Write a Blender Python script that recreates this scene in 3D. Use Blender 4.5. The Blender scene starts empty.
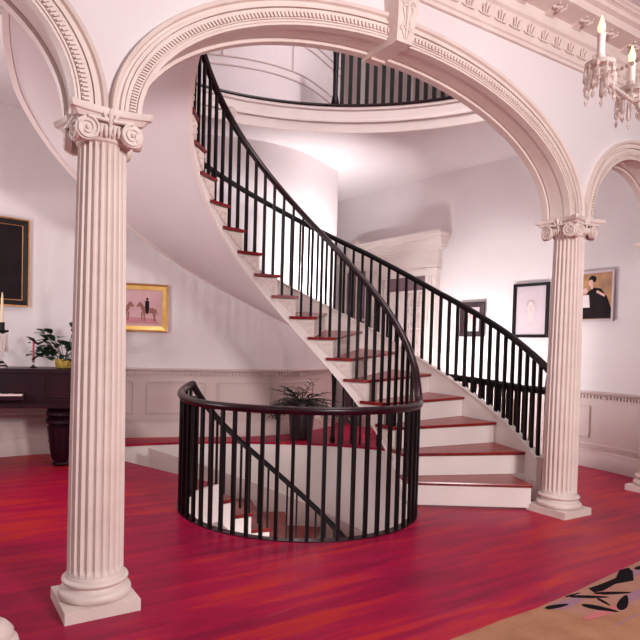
import bpy, bmesh, math, random
from math import sin, cos, pi, radians, sqrt, atan2, hypot
from mathutils import Vector, Matrix
random.seed(7)
sc = bpy.context.scene
COL = sc.collection
SC = 0.82                                   # plan units below are scaled to metres at the end

# ------------------------------------------------------------------ camera
cam_d = bpy.data.cameras.new('camera'); cam = bpy.data.objects.new('camera', cam_d); COL.objects.link(cam)
cam_d.sensor_fit = 'HORIZONTAL'; cam_d.sensor_width = 36.0
cam_d.lens = 594.76 / 640 * 36.0
cam_d.shift_x = 31.447 / 640; cam_d.shift_y = 44.293 / 640
cam.matrix_world = Matrix.Translation((0, 0, 1.6089)) @ Matrix.Rotation(pi / 2 - 0.02977, 4, 'X') @ Matrix.Rotation(0.02629, 4, 'Z')
cam_d.clip_start = 0.05; cam_d.clip_end = 100
sc.camera = cam
# ------------------------------------------------------------------ world, exposure
w = bpy.data.worlds.new('world'); sc.world = w; w.use_nodes = True
w.node_tree.nodes['Background'].inputs['Color'].default_value = (1.0, 0.92, 0.95, 1)
w.node_tree.nodes['Background'].inputs['Strength'].default_value = 0.18
sc.view_settings.view_transform = 'Standard'; sc.view_settings.look = 'None'
sc.view_settings.gamma = 1; sc.view_settings.use_curve_mapping = False
sc.view_settings.exposure = 0.0
# ------------------------------------------------------------------ lights (photographer's and room lamps, plus added unseen fills)
def area(name, loc, target, size, power, col=(1, .93, .93), spread=180):
    d = bpy.data.lights.new(name, 'AREA'); d.energy = power; d.size = size; d.color = col; d.shape = 'DISK'; d.spread = radians(spread)
    o = bpy.data.objects.new(name, d); COL.objects.link(o)
    v = Vector(target) - Vector(loc); o.rotation_euler = v.to_track_quat('-Z', 'Y').to_euler(); o.location = loc
    return o
def point(name, loc, rad, power, col=(1, .93, .93)):
    d = bpy.data.lights.new(name, 'POINT'); d.energy = power; d.shadow_soft_size = rad; d.color = col
    o = bpy.data.objects.new(name, d); COL.objects.link(o); o.location = loc
    return o
area('front_room_light', (3.6, -.6, 3.4), (1.0, 6.0, 2.0), 1.2, 370)
area('front_room_fill', (-3.4, -1.0, 3.0), (-1, 5, 1.5), 2.2, 40)
area('hall_light', (1.50, 9.15, 0.85), (3.5, 9.9, 2.0), .16, 46, (1, .97, .97), 125)
point('upper_hall_light', (1.9, 6.4, 7.2), .12, 200, (1, .95, .97))
area('soffit_fill', (-4.2, 4.4, 1.7), (-1.1, 7.4, 3.0), .5, 60, (1, .93, .93))  # unseen fill added to lift the stair soffit and left wall
area('stair_back_fill', (.95, 9.05, 1.70), (.30, 10.1, 3.3), .16, 46, (1, .97, .98), 88)  # hidden fill added behind the stair to brighten the white wall
point('left_lamp', (-3.7, 5.5, 3.7), .06, 38, (1, .95, .94))
point('well_fill', (0.2, 6.3, -1.6), .25, 60, (1, .93, .96))  # unseen fill added to light the drum wall down the well

# ------------------------------------------------------------------ materials
def mat(name, base, rough=.5, metal=0, spec=.5, emit=None, es=0, trans=0, coat=0, noise=None, bump=None, ior=1.5):
    m = bpy.data.materials.new(name); m.use_nodes = True; nt = m.node_tree; b = nt.nodes['Principled BSDF']
    b.inputs['Base Color'].default_value = (*base, 1); b.inputs['Roughness'].default_value = rough
    b.inputs['Metallic'].default_value = metal; b.inputs['Specular IOR Level'].default_value = spec
    b.inputs['Transmission Weight'].default_value = trans; b.inputs['Coat Weight'].default_value = coat; b.inputs['IOR'].default_value = ior
    if emit: b.inputs['Emission Color'].default_value = (*emit, 1); b.inputs['Emission Strength'].default_value = es
    if noise or bump:
        tc = nt.nodes.new('ShaderNodeTexCoord')
    if noise:
        c2, sc_, det = noise
        n = nt.nodes.new('ShaderNodeTexNoise'); n.inputs['Scale'].default_value = sc_; n.inputs['Detail'].default_value = det
        nt.links.new(tc.outputs['Object'], n.inputs['Vector'])
        r = nt.nodes.new('ShaderNodeValToRGB'); r.color_ramp.elements[0].position = .35; r.color_ramp.elements[1].position = .68
        r.color_ramp.elements[0].color = (*base, 1); r.color_ramp.elements[1].color = (*c2, 1)
        nt.links.new(n.outputs['Fac'], r.inputs['Fac']); nt.links.new(r.outputs['Color'], b.inputs['Base Color'])
    if bump:
        n = nt.nodes.new('ShaderNodeTexNoise'); n.inputs['Scale'].default_value = bump[0]; n.inputs['Detail'].default_value = 3
        nt.links.new(tc.outputs['Object'], n.inputs['Vector'])
        bp = nt.nodes.new('ShaderNodeBump'); bp.inputs['Strength'].default_value = bump[1]; bp.inputs['Distance'].default_value = .01
        nt.links.new(n.outputs['Fac'], bp.inputs['Height']); nt.links.new(bp.outputs['Normal'], b.inputs['Normal'])
    return m
M = {}
M['plaster'] = mat('plaster', (.76, .69, .695), .75, noise=((.80, .735, .74), 1.3, 4), bump=(26, .12))
M['paint'] = mat('white_paint', (.83, .735, .695), .45, noise=((.87, .78, .74), 2.5, 3))
M['wainscot'] = mat('wainscot_paint', (.60, .475, .45), .5, noise=((.64, .51, .485), 2.0, 3))
M['stone'] = mat('column_paint', (.74, .615, .565), .5, noise=((.80, .68, .625), 6, 5), bump=(40, .1))
M['black'] = mat('black_lacquer', (.006, .003, .004), .45, spec=.22)
M['mahogany'] = mat('mahogany', (.010, .0015, .004), .30, spec=.4, noise=((.028, .004, .008), 9, 4))
M['gold'] = mat('gold_frame', (.85, .52, .12), .32, metal=.75, noise=((.95, .68, .25), 8, 3))
M['darkgold'] = mat('dark_gold_frame', (.45, .2, .07), .4, metal=.5, noise=((.62, .3, .12), 9, 3))
M['brass'] = mat('brass', (.75, .52, .12), .3, metal=.6)
M['leaf'] = mat('leaf_green', (.010, .026, .014), .4, noise=((.022, .05, .024), 7, 2))
M['leafdark'] = mat('dark_frond', (.008, .02, .011), .5, noise=((.02, .04, .02), 7, 2))
M['cream'] = mat('cream_wax', (.85, .72, .48), .5)
M['sleeve'] = mat('porcelain_sleeve', (.85, .72, .66), .4)
M['redwax'] = mat('red_wax', (.55, .02, .05), .4)
M['glass'] = mat('clear_glass', (.98, .93, .93), .03, trans=1.0, ior=1.45)
M['crystal'] = mat('crystal_drop', (1, .88, .82), .03, trans=.55, ior=1.5, spec=1.0)
M['flame'] = mat('flame_glow', (1, .75, .3), .5, emit=(1, .58, .17), es=3.4)
M['keys'] = mat('ivory_keys', (.8, .6, .58), .35)
M['canvas_dark'] = mat('dark_canvas', (.012, .008, .009), .8, spec=.15, noise=((.022, .013, .016), 4, 4))
M['canvas_pink'] = mat('rosy_canvas', (.62, .36, .38), .6, noise=((.70, .44, .45), 5, 4))
M['mount'] = mat('gray_mount', (.52, .43, .47), .6, noise=((.6, .5, .53), 4, 3))
M['ochre'] = mat('ochre_canvas', (.55, .30, .12), .6, noise=((.30, .16, .10), 6, 3))
M['skin'] = mat('painted_skin', (.75, .45, .40), .6)
M['paintwhite'] = mat('painted_white', (.8, .7, .7), .6)
M['paleskin'] = mat('drawn_face', (.68, .52, .50), .6)
M['grayhair'] = mat('drawn_hair', (.42, .33, .34), .6)
M['sepia'] = mat('painted_sepia', (.33, .12, .10), .6)
M['rose'] = mat('painted_rose', (.60, .24, .26), .6)
M['pot'] = mat('dark_pot', (.02, .008, .012), .35)
M['door'] = mat('door_brown', (.30, .16, .15), .5, noise=((.38, .22, .20), 5, 2))
M['curtain'] = mat('net_curtain', (.72, .62, .60), .7, noise=((.55, .42, .40), 18, 2))
M['mauve'] = mat('mauve_shade', (.22, .13, .16), .6)

def wood(name, ca, cb, cc, ang, plank, rough, coat):
    m = bpy.data.materials.new(name); m.use_nodes = True; nt = m.node_tree; b = nt.nodes['Principled BSDF']; L = nt.links.new
    N = nt.nodes.new
    tc = N('ShaderNodeTexCoord'); mp = N('ShaderNodeMapping'); mp.inputs['Rotation'].default_value = (0, 0, -ang)
    L(tc.outputs['Object'], mp.inputs['Vector'])
    sx = N('ShaderNodeSeparateXYZ'); L(mp.outputs['Vector'], sx.inputs[0])
    md = N('ShaderNodeMath'); md.operation = 'DIVIDE'; md.inputs[1].default_value = plank; L(sx.outputs['Y'], md.inputs[0])
    fl = N('ShaderNodeMath'); fl.operation = 'FLOOR'; L(md.outputs[0], fl.inputs[0])
    wn = N('ShaderNodeTexWhiteNoise'); wn.noise_dimensions = '1D'; L(fl.outputs[0], wn.inputs['W'])
    st = N('ShaderNodeVectorMath'); st.operation = 'MULTIPLY'; st.inputs[1].default_value = (1.1, 10.0, 1); L(mp.outputs['Vector'], st.inputs[0])
    n1 = N('ShaderNodeTexNoise'); n1.inputs['Scale'].default_value = 1.0; n1.inputs['Detail'].default_value = 6; n1.inputs['Roughness'].default_value = .62
    L(st.outputs[0], n1.inputs['Vector'])
    n2 = N('ShaderNodeTexNoise'); n2.inputs['Scale'].default_value = .55; n2.inputs['Detail'].default_value = 3; L(tc.outputs['Object'], n2.inputs['Vector'])
    a1 = N('ShaderNodeMath'); a1.operation = 'MULTIPLY_ADD'; a1.inputs[1].default_value = .08; L(wn.outputs['Value'], a1.inputs[0]); L(n1.outputs['Fac'], a1.inputs[2])
    a2 = N('ShaderNodeMath'); a2.operation = 'MULTIPLY_ADD'; a2.inputs[1].default_value = .62; L(n2.outputs['Fac'], a2.inputs[0]); L(a1.outputs[0], a2.inputs[2])
    r = N('ShaderNodeValToRGB'); e = r.color_ramp.elements
    e[0].position = .66; e[0].color = (*ca, 1); e[1].position = 1.18 if False else .98; e[1].color = (*cb, 1)
    k = r.color_ramp.elements.new(.86); k.color = (*cc, 1)
    L(a2.outputs[0], r.inputs['Fac'])
    fr = N('ShaderNodeMath'); fr.operation = 'FRACT'; L(md.outputs[0], fr.inputs[0])
    gt = N('ShaderNodeMath'); gt.operation = 'LESS_THAN'; gt.inputs[1].default_value = .03; L(fr.outputs[0], gt.inputs[0])
    mx = N('ShaderNodeMix'); mx.data_type = 'RGBA'; mx.blend_type = 'MULTIPLY'; L(gt.outputs[0], mx.inputs[0]); L(r.outputs['Color'], mx.inputs[6]); mx.inputs[7].default_value = (.72, .6, .65, 1)
    L(mx.outputs[2], b.inputs['Base Color'])
    b.inputs['Roughness'].default_value = rough; b.inputs['Coat Weight'].default_value = coat; b.inputs['Coat Roughness'].default_value = .18; b.inputs['Specular IOR Level'].default_value = .16
    return m
WANG = atan2(.52070, .85374)
M['floor'] = wood('red_floorboards', (.22, .001, .034), (.47, .020, .020), (.37, .001, .046), WANG, .12, .42, .03)
M['tread'] = wood('red_stair_wood', (.15, .006, .010), (.38, .035, .02), (.25, .015, .014), .3, .9, .32, .3)
M['rug'] = mat('tan_rug', (.33, .14, .07), .85, noise=((.41, .19, .105), 7, 5), bump=(90, .3))
M['rugband'] = mat('rug_pattern_band', (.36, .16, .10), .85, noise=((.40, .19, .15), 9, 5), bump=(90, .3))
M['rugpink'] = mat('rug_pink', (.50, .13, .14), .85)
M['rugmauve'] = mat('rug_mauve', (.30, .15, .20), .85)
M['rugblack'] = mat('rug_black', (.008, .005, .006), .95, spec=.1)
M['piano'] = mat('piano_wood', (.010, .0015, .005), .35, spec=.3, noise=((.024, .003, .009), 5, 4))

# ------------------------------------------------------------------ mesh helpers
class B:
    def __init__(s): s.v = []; s.f = []
    def add(s, vs, fs):
        o = len(s.v); s.v += [tuple(v) for v in vs]; s.f += [tuple(o + i for i in f) for f in fs]; return s
    def box(s, c, d, rz=0, top=None):
        cx, cy, cz = c; a, b, h = d[0] / 2, d[1] / 2, d[2] / 2; t = top or (1, 1); vs = []
        for z, (tx, ty) in ((-h, (1, 1)), (h, t)):
            for x, y in ((-a, -b), (a, -b), (a, b), (-a, b)):
                x *= tx; y *= ty
                vs.append((cx + x * cos(rz) - y * sin(rz), cy + x * sin(rz) + y * cos(rz), cz + z))
        return s.add(vs, [(3, 2, 1, 0), (4, 5, 6, 7), (0, 1, 5, 4), (1, 2, 6, 5), (2, 3, 7, 6), (3, 0, 4, 7)])
    def lathe(s, prof, n=24, c=(0, 0, 0), mod=None):
        vs = []; fs = []
        for k, (r, z) in enumerate(prof):
            for i in range(n):
                a = 2 * pi * i / n; rr = mod(r, z, a) if mod else r
                vs.append((c[0] + rr * cos(a), c[1] + rr * sin(a), c[2] + z))
        for k in range(len(prof) - 1):
            for i in range(n):
                j = (i + 1) % n; fs.append((k * n + i, k * n + j, (k + 1) * n + j, (k + 1) * n + i))
        fs.append(tuple(range(n - 1, -1, -1))); fs.append(tuple((len(prof) - 1) * n + i for i in range(n)))
        return s.add(vs, fs)
    def tube(s, pts, r, n=8, sx=1.0):
        P = [Vector(p) for p in pts]; rs = r if isinstance(r, (list, tuple)) else [r] * len(P); vs = []; fs = []
        t0 = (P[1] - P[0]).normalized(); up = Vector((0, 0, 1)) if abs(t0.z) < .95 else Vector((1, 0, 0))
        nrm = (up - t0 * up.dot(t0)).normalized()
        for i, p in enumerate(P):
            t = (P[min(i + 1, len(P) - 1)] - P[max(i - 1, 0)]).normalized()
            nrm = (nrm - t * nrm.dot(t)).normalized(); bn = t.cross(nrm)
            for k in range(n):
                a = 2 * pi * k / n; vs.append(p + nrm * (cos(a) * rs[i]) + bn * (sin(a) * rs[i] * sx))
        for i in range(len(P) - 1):
            for k in range(n):
                j = (k + 1) % n; fs.append((i * n + k, i * n + j, (i + 1) * n + j, (i + 1) * n + k))
        fs.append(tuple(range(n - 1, -1, -1))); fs.append(tuple((len(P) - 1) * n + k for k in range(n)))
        return s.add(vs, fs)
    def strip(s, rows, close=False, caps=True):
        """rows: list of equal-length closed cross sections"""
        n = len(rows[0]); vs = [p for r in rows for p in r]; fs = []
        m = len(rows)
        for i in range(m if close else m - 1):
            a = i * n; b = ((i + 1) % m) * n
            for k in range(n):
                j = (k + 1) % n; fs.append((a + k, a + j, b + j, b + k))
        if caps and not close:
            fs.append(tuple(range(n - 1, -1, -1))); fs.append(tuple((m - 1) * n + k for k in range(n)))
        return s.add(vs, fs)
    def prism(s, poly, f0, f1):
        """poly: 2-D outline; f0/f1 map a 2-D point to the back / front 3-D point"""
        n = len(poly); vs = [f0(*p) for p in poly] + [f1(*p) for p in poly]
        return s.add(vs, [tuple(range(n - 1, -1, -1)), tuple(range(n, 2 * n))] + [(k, (k + 1) % n, n + (k + 1) % n, n + k) for k in range(n)])
def obj(name, b, m, parent=None, smooth=35, loc=None, rz=0):
    me = bpy.data.meshes.new(name); me.from_pydata(b.v, [], b.f); me.validate(verbose=False)
    bm = bmesh.new(); bm.from_mesh(me); bmesh.ops.recalc_face_normals(bm, faces=bm.faces); bm.to_mesh(me); bm.free()
    ms = m if isinstance(m, list) else [m]
    for x in ms: me.materials.append(M[x])
    if smooth:
        me.polygons.foreach_set('use_smooth', [True] * len(me.polygons)); me.set_sharp_from_angle(angle=radians(smooth))
    o = bpy.data.objects.new(name, me); COL.objects.link(o)
    if parent: o.parent = parent
    if loc: o.location = loc
    o.rotation_euler.z = rz
    return o
def tag(o, label, cat, group=None, kind=None):
    o['label'] = label; o['category'] = cat
    if group: o['group'] = group
    if kind: o['kind'] = kind
    return o
def thing(name, label, cat, loc=(0, 0, 0), rz=0, group=None):
    o = bpy.data.objects.new(name, None); COL.objects.link(o); o.location = loc; o.rotation_euler.z = rz
    o.empty_display_size = .1
    return tag(o, label, cat, group)
def copy_part(o, parent, loc=None, rz=None, sz=None):
    c = o.copy(); COL.objects.link(c); c.parent = parent
    if loc is not None: c.location = loc
    if rz is not None: c.rotation_euler.z = rz
    if sz is not None: c.scale.z = sz
    return c
def copy_tree(root, loc, rz, label):
    r = copy_part(root, None, loc, rz); r['label'] = label
    for ch in list(root.children):
        c = copy_part(ch, r)
        for g in list(ch.children): copy_part(g, c)
    return r
def structure(name, b, m, **k):
    o = obj(name, b, m, **k); o['kind'] = 'structure'; return o
def spline(pts, n=8):
    P = [Vector(p) for p in pts]; P = [P[0] * 2 - P[1]] + P + [P[-1] * 2 - P[-2]]; o = []
    for i in range(1, len(P) - 2):
        a, b, c, d = P[i - 1:i + 3]
        for k in range(n):
            t = k / n; o.append(.5 * ((2 * b) + (-a + c) * t + (2 * a - 5 * b + 4 * c - d) * t * t + (-a + 3 * b - 3 * c + d) * t ** 3))
    o.append(P[-2]); return o

# ------------------------------------------------------------------ plan constants
LC = Vector((-1.15067, 3.60483)); RC = Vector((2.77842, 6.00122))
WD = Vector((.853738, .520703)); WN = Vector((.520703, -.853738))     # along the arch wall, towards the viewer
def A(s, off, z):
    p = LC + WD * s + WN * off; return (p.x, p.y, z)
CX, CY = .12484, 6.06161; RI = 1.1618; RO = 2.5716; RH = .24409; DT = .20102; T0 = -.21354; TS = T0 + .024
NT = 21; F2 = RH * NT
def P(r, th, z): return (CX + r * cos(th), CY + r * sin(th), z)
def nz(th): return RH * (th - T0) / DT        # nosing line height
def wall_r(th, off=-.18):                     # distance from the well's centre to the back of the arch wall
    d = Vector((cos(th), sin(th))); den = d.dot(WN)
    if den <= 1e-6: return 1e9
    return ((LC + WN * off) - Vector((CX, CY))).dot(WN) / den
BACK = spline([(-7.5, 4.5), (-5.5, 6.4), (-4.4, 7.6), (-3.6, 8.3), (-2.6, 8.7), (-1.64, 8.98), (-.84, 9.15), (-.3, 9.38), (.2, 9.8), (.8, 10.75)])
RIGHT = spline([(2.85, 10.5), (3.05, 10.3), (3.5, 9.75), (3.95, 9.15), (4.31, 8.54), (4.5, 8.15), (4.62, 7.8), (4.68, 7.42)])
PORTAL = [Vector((1.72, 12.05)), Vector((2.85, 10.5))]
CORR = [Vector((.8, 10.75)), Vector((.98, 13.0))]
ENDW = [Vector((.98, 13.0)), Vector((1.72, 12.05))]
def normals(path):
    o = []
    for i in range(len(path)):
        t = (path[min(i + 1, len(path) - 1)] - path[max(i - 1, 0)]).normalized(); o.append(Vector((t.y, -t.x)))
    return o                                   # right-hand side of the direction of travel = into the room
def sweep(b, path, prof, n=None):
    ns = n or normals(path)
    b.strip([[(p.x + nn.x * o, p.y + nn.y * o, z) for o, z in prof] for p, nn in zip(path, ns)]); return b
def along(path, step, start=0.0):
    """points every step along the path: (point, normal, angle)"""
    d = start; acc = 0; out = []
    for a, c in zip(path, path[1:]):
        L = (c - a).length; t = (c - a).normalized()
        while d <= acc + L:
            p = a + t * (d - acc); out.append((p, Vector((t.y, -t.x)), atan2(t.y, t.x))); d += step
        acc += L
    return out

# ------------------------------------------------------------------ floor with the stairwell cut out
def hole_r(th):
    th = th % (2 * pi)
    if .22 <= th <= 2.44: return 2.66 if th < 1.6 else 2.66 + .56 * ((th - 1.6) / .84) ** 1.6
    return RI + .02
b = B(); ths = [2 * pi * i / 144 for i in range(144)] + [.2199, .22, 2.44, 2.4401]; ths.sort()
rows = []
for th in ths:
    r = hole_r(th)
    rows.append([P(r, th, 0), P(13, th, 0), P(13, th, -.12), P(r, th, -.12)])
b.strip(rows, close=True)
structure('floor', b, 'floor', smooth=0)
# lower hall floor, seen down the well
b = B(); b.lathe([(3.6, -4.0), (3.6, -3.9)], 48, (CX, CY, 0)); structure('floor', b, 'floor', smooth=0)
# curb lining of the near half of the well
b = B()
b.strip([[P(RI - .02, t, 0.004), P(RI + .02, t, .004), P(RI + .02, t, -.42), P(RI - .02, t, -.42)] for t in [2.44 + (2 * pi + .22 - 2.44) * i / 60 for i in range(61)]])
structure('trim_1', b, 'paint')
# stairwell drum wall below the floor
b = B()
b.strip([[P(hole_r(t) - .015, t, .17 if t > .52 else -.005), P(3.4 if t > 1.25 else 2.85, t, .17 if t > .52 else -.005), P(3.4 if t > 1.25 else 2.85, t, -4), P(hole_r(t) - .015, t, -4)] for t in [.222 + (2.438 - .222) * i / 40 for i in range(41)]])
b.strip([[P(2.66, t, -.13), P(3.0, t, -.13), P(3.0, t, -4), P(2.66, t, -4)] for t in [2.45 + (2 * pi + .21 - 2.45) * i / 50 for i in range(51)]])
structure('wall_stairwell', b, 'paint')
# raised ledge behind the well
def ledge_r(t): return hole_r(t) - .03 if t <= 2.44 else 3.19 + (back_r(t) - 3.19) * min(1, (t - 2.44) / .12)
def back_r(t):
    o = Vector((CX, CY)); d = Vector((cos(t), sin(t)))
    for a, c in zip(BACK, BACK[1:]):
        e = c - a; den = d.x * (-e.y) + e.x * d.y
        if abs(den) < 1e-9: continue
        q = a - o; u = (q.x * (-e.y) + e.x * q.y) / den; k = (d.x * q.y - d.y * q.x) / den
        if 0 <= k <= 1 and u > 0: return u
    return 4.7
def lo(t): return min(max(back_r(t) + .05, ledge_r(t) + .04), 2.95 if t < 1.25 else 99)
b = B(); b.strip([[P(ledge_r(t), t, .17), P(lo(t), t, .17), P(lo(t), t, .2), P(ledge_r(t), t, .2)] for t in [.5 + 2.06 * i / 60 for i in range(61)]])
structure('trim_2', b, 'floor', smooth=0)
b = B(); b.strip([[P(ledge_r(t) + .02, t, .17), P(ledge_r(t) + .1, t, .17), P(ledge_r(t) + .1, t, 0), P(ledge_r(t) + .02, t, 0)] for t in [2.442 + .11 * i / 12 for i in range(13)]])
structure('trim_3', b, 'paint', smooth=0)

# ------------------------------------------------------------------ hall walls, two storeys
TOP = 8.3
def wallmesh(path, z0, z1, th=.14): return sweep(B(), path, [(0, z0), (0, z1), (-th, z1), (-th, z0)])
structure('wall_left', wallmesh(BACK, -.02, TOP), 'plaster')
structure('wall_right', wallmesh(RIGHT[::-1] and [p for p in RIGHT], -.02, TOP), 'plaster')
b = wallmesh(PORTAL, -.02, 4.9)
structure('wall_back', b, 'plaster')
structure('wall_corridor', wallmesh(CORR[:], -.02, 4.9), 'plaster')
structure('wall_end', wallmesh(ENDW, -.02, 4.9), 'plaster')
# upper storey wall closing the gallery
structure('wall_gallery', wallmesh([Vector((.8, 10.75)), Vector((1.0, 13.6)), Vector((4.2, 13.6)), Vector((4.2, 11.2)), Vector((2.85, 10.5))], 4.9, TOP), 'wainscot')

def sgn(path): return path
# skirtings and wainscots (z0 = floor level of that stretch)
def baseboard(path, z0, name):
    b = B(); sweep(b, path, [(0, z0), (.035, z0), (.035, z0 + .17), (.022, z0 + .20), (.022, z0 + .235), (0, z0 + .25)])
    return structure(name, b, 'wainscot')
def chair_rail(path, z, name):
    b = B(); sweep(b, path, [(0, z - .12), (.02, z - .12), (.02, z - .055), (.045, z - .045), (.06, z - .02), (.06, z), (0, z)])
    for p, n, a in along(path, .052, .02):
        b.box((p.x + n.x * .036, p.y + n.y * .036, z - .082), (.024, .032, .045), a)
    return structure(name, b, 'wainscot', smooth=30)
def panels(path, z0, z1, step, name, lower=True):
    b = B(); pts = along(path, .04, .06); n = int(step / .04); i = 0
    while i + n < len(pts):
        seg = pts[i + 2:i + n - 2]
        pp = [q[0] for q in seg]; nn = [q[1] for q in seg]
        for z in (z0, z1): sweep(b, pp, [(0, z), (.026, z), (.026, z + .014), (0, z + .026)], nn)
        for k in (0, len(pp) - 1): b.box((pp[k].x + nn[k].x * .008, pp[k].y + nn[k].y * .008, (z0 + z1) / 2 + .01), (.022, .05, z1 - z0), seg[k][2])
        i += n
    if lower: sweep(b, path, [(0, z0 - .12), (.02, z0 - .12), (.02, z0 - .08), (0, z0 - .07)])
    return structure(name, b, 'wainscot', smooth=30)
SPL = 33                                            # index in BACK where the ledge begins
lp, rp = BACK[:SPL + 1], BACK[SPL:]
baseboard(BACK[8:SPL + 1], 0, 'baseboard_left'); baseboard(rp, .2, 'baseboard_back'); baseboard(RIGHT, 0, 'baseboard_right')
chair_rail(BACK[8:], 1.24, 'trim_4'); chair_rail(RIGHT, 1.09, 'trim_5')
panels(BACK[8:], .56, 1.02, 1.05, 'trim_6'); panels(RIGHT, .42, .86, 1.3, 'trim_7')
# painted dado below the rails
structure('trim_8', sweep(B(), BACK[8:], [(0, 0.0), (.008, 0.0), (.008, 1.14), (0, 1.14)]), 'wainscot')
structure('trim_9', sweep(B(), RIGHT, [(0, 0.0), (.008, 0.0), (.008, .99), (0, .99)]), 'wainscot')
structure('trim_18', B().box((1.50, 13.54, 6.6), (.16, .08, 3.1)).box((2.55, 13.54, 6.6), (.16, .08, 3.1)), 'paint', smooth=0)
# upstairs dado rail and skirting
b = B()
for z in (5.82, 5.95, 6.42, 6.55): sweep(b, BACK[24:], [(0, z), (.014, z), (.014, z + .02), (0, z + .025)])
for x in (30, 45, 60, 70): p = BACK[x]; b.box((p.x, p.y - .01, 6.19), (.02, .02, .46))
structure('trim_10', b, 'wainscot', smooth=30)
# ------------------------------------------------------------------ upper floor slab with the round opening
OC = Vector((.6, 5.24)); ORR = 3.56
b = B(); fb = B(); eb = B()
a0, a1 = radians(31.4 - 6), radians(31.4 + 180 - 20)
def slab_pt(t, r, z): return (OC.x + r * cos(t), OC.y + r * sin(t), z)
N_ = 72; TT = [a0 + (a1 - a0) * i / N_ for i in range(N_ + 1)]
b.strip([[slab_pt(t, ORR, F2 - .36), slab_pt(t, 9.4, F2 - .36), slab_pt(t, 9.4, F2), slab_pt(t, ORR, F2)] for t in TT])
structure('ceiling', b, 'plaster', smooth=0)
fb.strip([[slab_pt(t, ORR + .01, F2 - .01), slab_pt(t, ORR - .035, F2 - .01), slab_pt(t, ORR - .035, F2 - .05), slab_pt(t, ORR - .015, F2 - .07), slab_pt(t, ORR - .015, F2 - .19), slab_pt(t, ORR - .035, F2 - .20), slab_pt(t, ORR - .035, F2 - .23), slab_pt(t, ORR - .01, F2 - .24),
           slab_pt(t, ORR - .01, F2 - .36), slab_pt(t, ORR - .03, F2 - .365), slab_pt(t, ORR - .03, F2 - .385), slab_pt(t, ORR + .01, F2 - .385)] for t in TT])
structure('trim_12', fb, 'paint', smooth=25)
eb.strip([[slab_pt(t, ORR + .02, F2), slab_pt(t, ORR - .06, F2), slab_pt(t, ORR - .06, F2 + .022), slab_pt(t, ORR + .02, F2 + .022)] for t in TT])
structure('trim_13', eb, 'mahogany', smooth=25)
# stair landing over the near side of the well
b = B()
rowsl = []
for i in range(25):
    t = T0 + DT * NT + i * .045; ro_ = min(2.72, wall_r(t)); rowsl.append([P(RI, t, F2 - .4), P(ro_, t, F2 - .4), P(ro_, t, F2), P(RI, t, F2)])
b.strip(rowsl); structure('floor', b, 'plaster', smooth=0)
# top ceiling of the stair hall
b = B(); b.lathe([(8.5, TOP), (8.5, TOP + .1)], 48, (CX, CY + .5, 0)); 
keep = B(); 
pts = [A(-7, -.17, 0)[:2], A(8, -.17, 0)[:2], (7.5, 14), (-7.5, 14)]
keep.prism(pts, lambda x, y: (x, y, TOP), lambda x, y: (x, y, TOP + .1))
structure('ceiling', keep, 'plaster', smooth=0)

# ------------------------------------------------------------------ arch wall
HT = .125; ZS = 2.94
ARCH = [(-1.2, 1.03, .80, 1.2 - .01, .92), (2.29, 2.12, 1.02, 2.285, 1.19), (5.52, .78, .75, .91, .92)]   # centre, intrados a, rise, extrados a, rise
WT = 8.4
def arch_z(s):
    for c, a, r, _, _ in ARCH:
        if abs(s - c) < a: return ZS + r * sqrt(1 - ((s - c) / a) ** 2)
    return None
ss = set()
for c, a, r, _, _ in ARCH:
    for i in range(73): ss.add(round(c - a * cos(pi * i / 72), 5))
EL, ER = -2.40, 6.43
ss |= {-7.0, EL - .2, ER + .2, 9.5}
ss = sorted(ss); b = B()
def low(s, left):
    z = arch_z(s)
    if z is None:
        for c, a, *_ in ARCH:
            if abs(abs(s - c) - a) < 1e-4: return ZS
        return ZS
    return z
for s0, s1 in zip(ss, ss[1:]):
    m_ = (s0 + s1) / 2
    if m_ < EL - .2 or m_ > ER + .2: z0 = z1 = -.05
    else: z0, z1 = low(s0, 0), low(s1, 1)
    b.add([A(s0, HT, z0), A(s1, HT, z1), A(s1, HT, WT), A(s0, HT, WT)], [(0, 1, 2, 3)])
    b.add([A(s0, -HT, z0), A(s1, -HT, z1), A(s1, -HT, WT), A(s0, -HT, WT)], [(0, 1, 2, 3)])
    b.add([A(s0, HT, z0), A(s1, HT, z1), A(s1, -HT, z1), A(s0, -HT, z0)], [(0, 1, 2, 3)])
for s in (EL - .2, ER + .2): b.add([A(s, HT, -.05), A(s, -HT, -.05), A(s, -HT, ZS), A(s, HT, ZS)], [(0, 1, 2, 3)])
for s in (-7.0, 9.5): b.add([A(s, HT, -.05), A(s, -HT, -.05), A(s, -HT, WT), A(s, HT, WT)], [(0, 1, 2, 3)])
b.add([A(-7, HT, WT), A(9.5, HT, WT), A(9.5, -HT, WT), A(-7, -HT, WT)], [(0, 1, 2, 3)])
me_w = structure('wall_front', b, 'plaster', smooth=0)
_bm = bmesh.new(); _bm.from_mesh(me_w.data); bmesh.ops.remove_doubles(_bm, verts=_bm.verts, dist=1e-4); bmesh.ops.recalc_face_normals(_bm, faces=_bm.faces); _bm.to_mesh(me_w.data); _bm.free()

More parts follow.
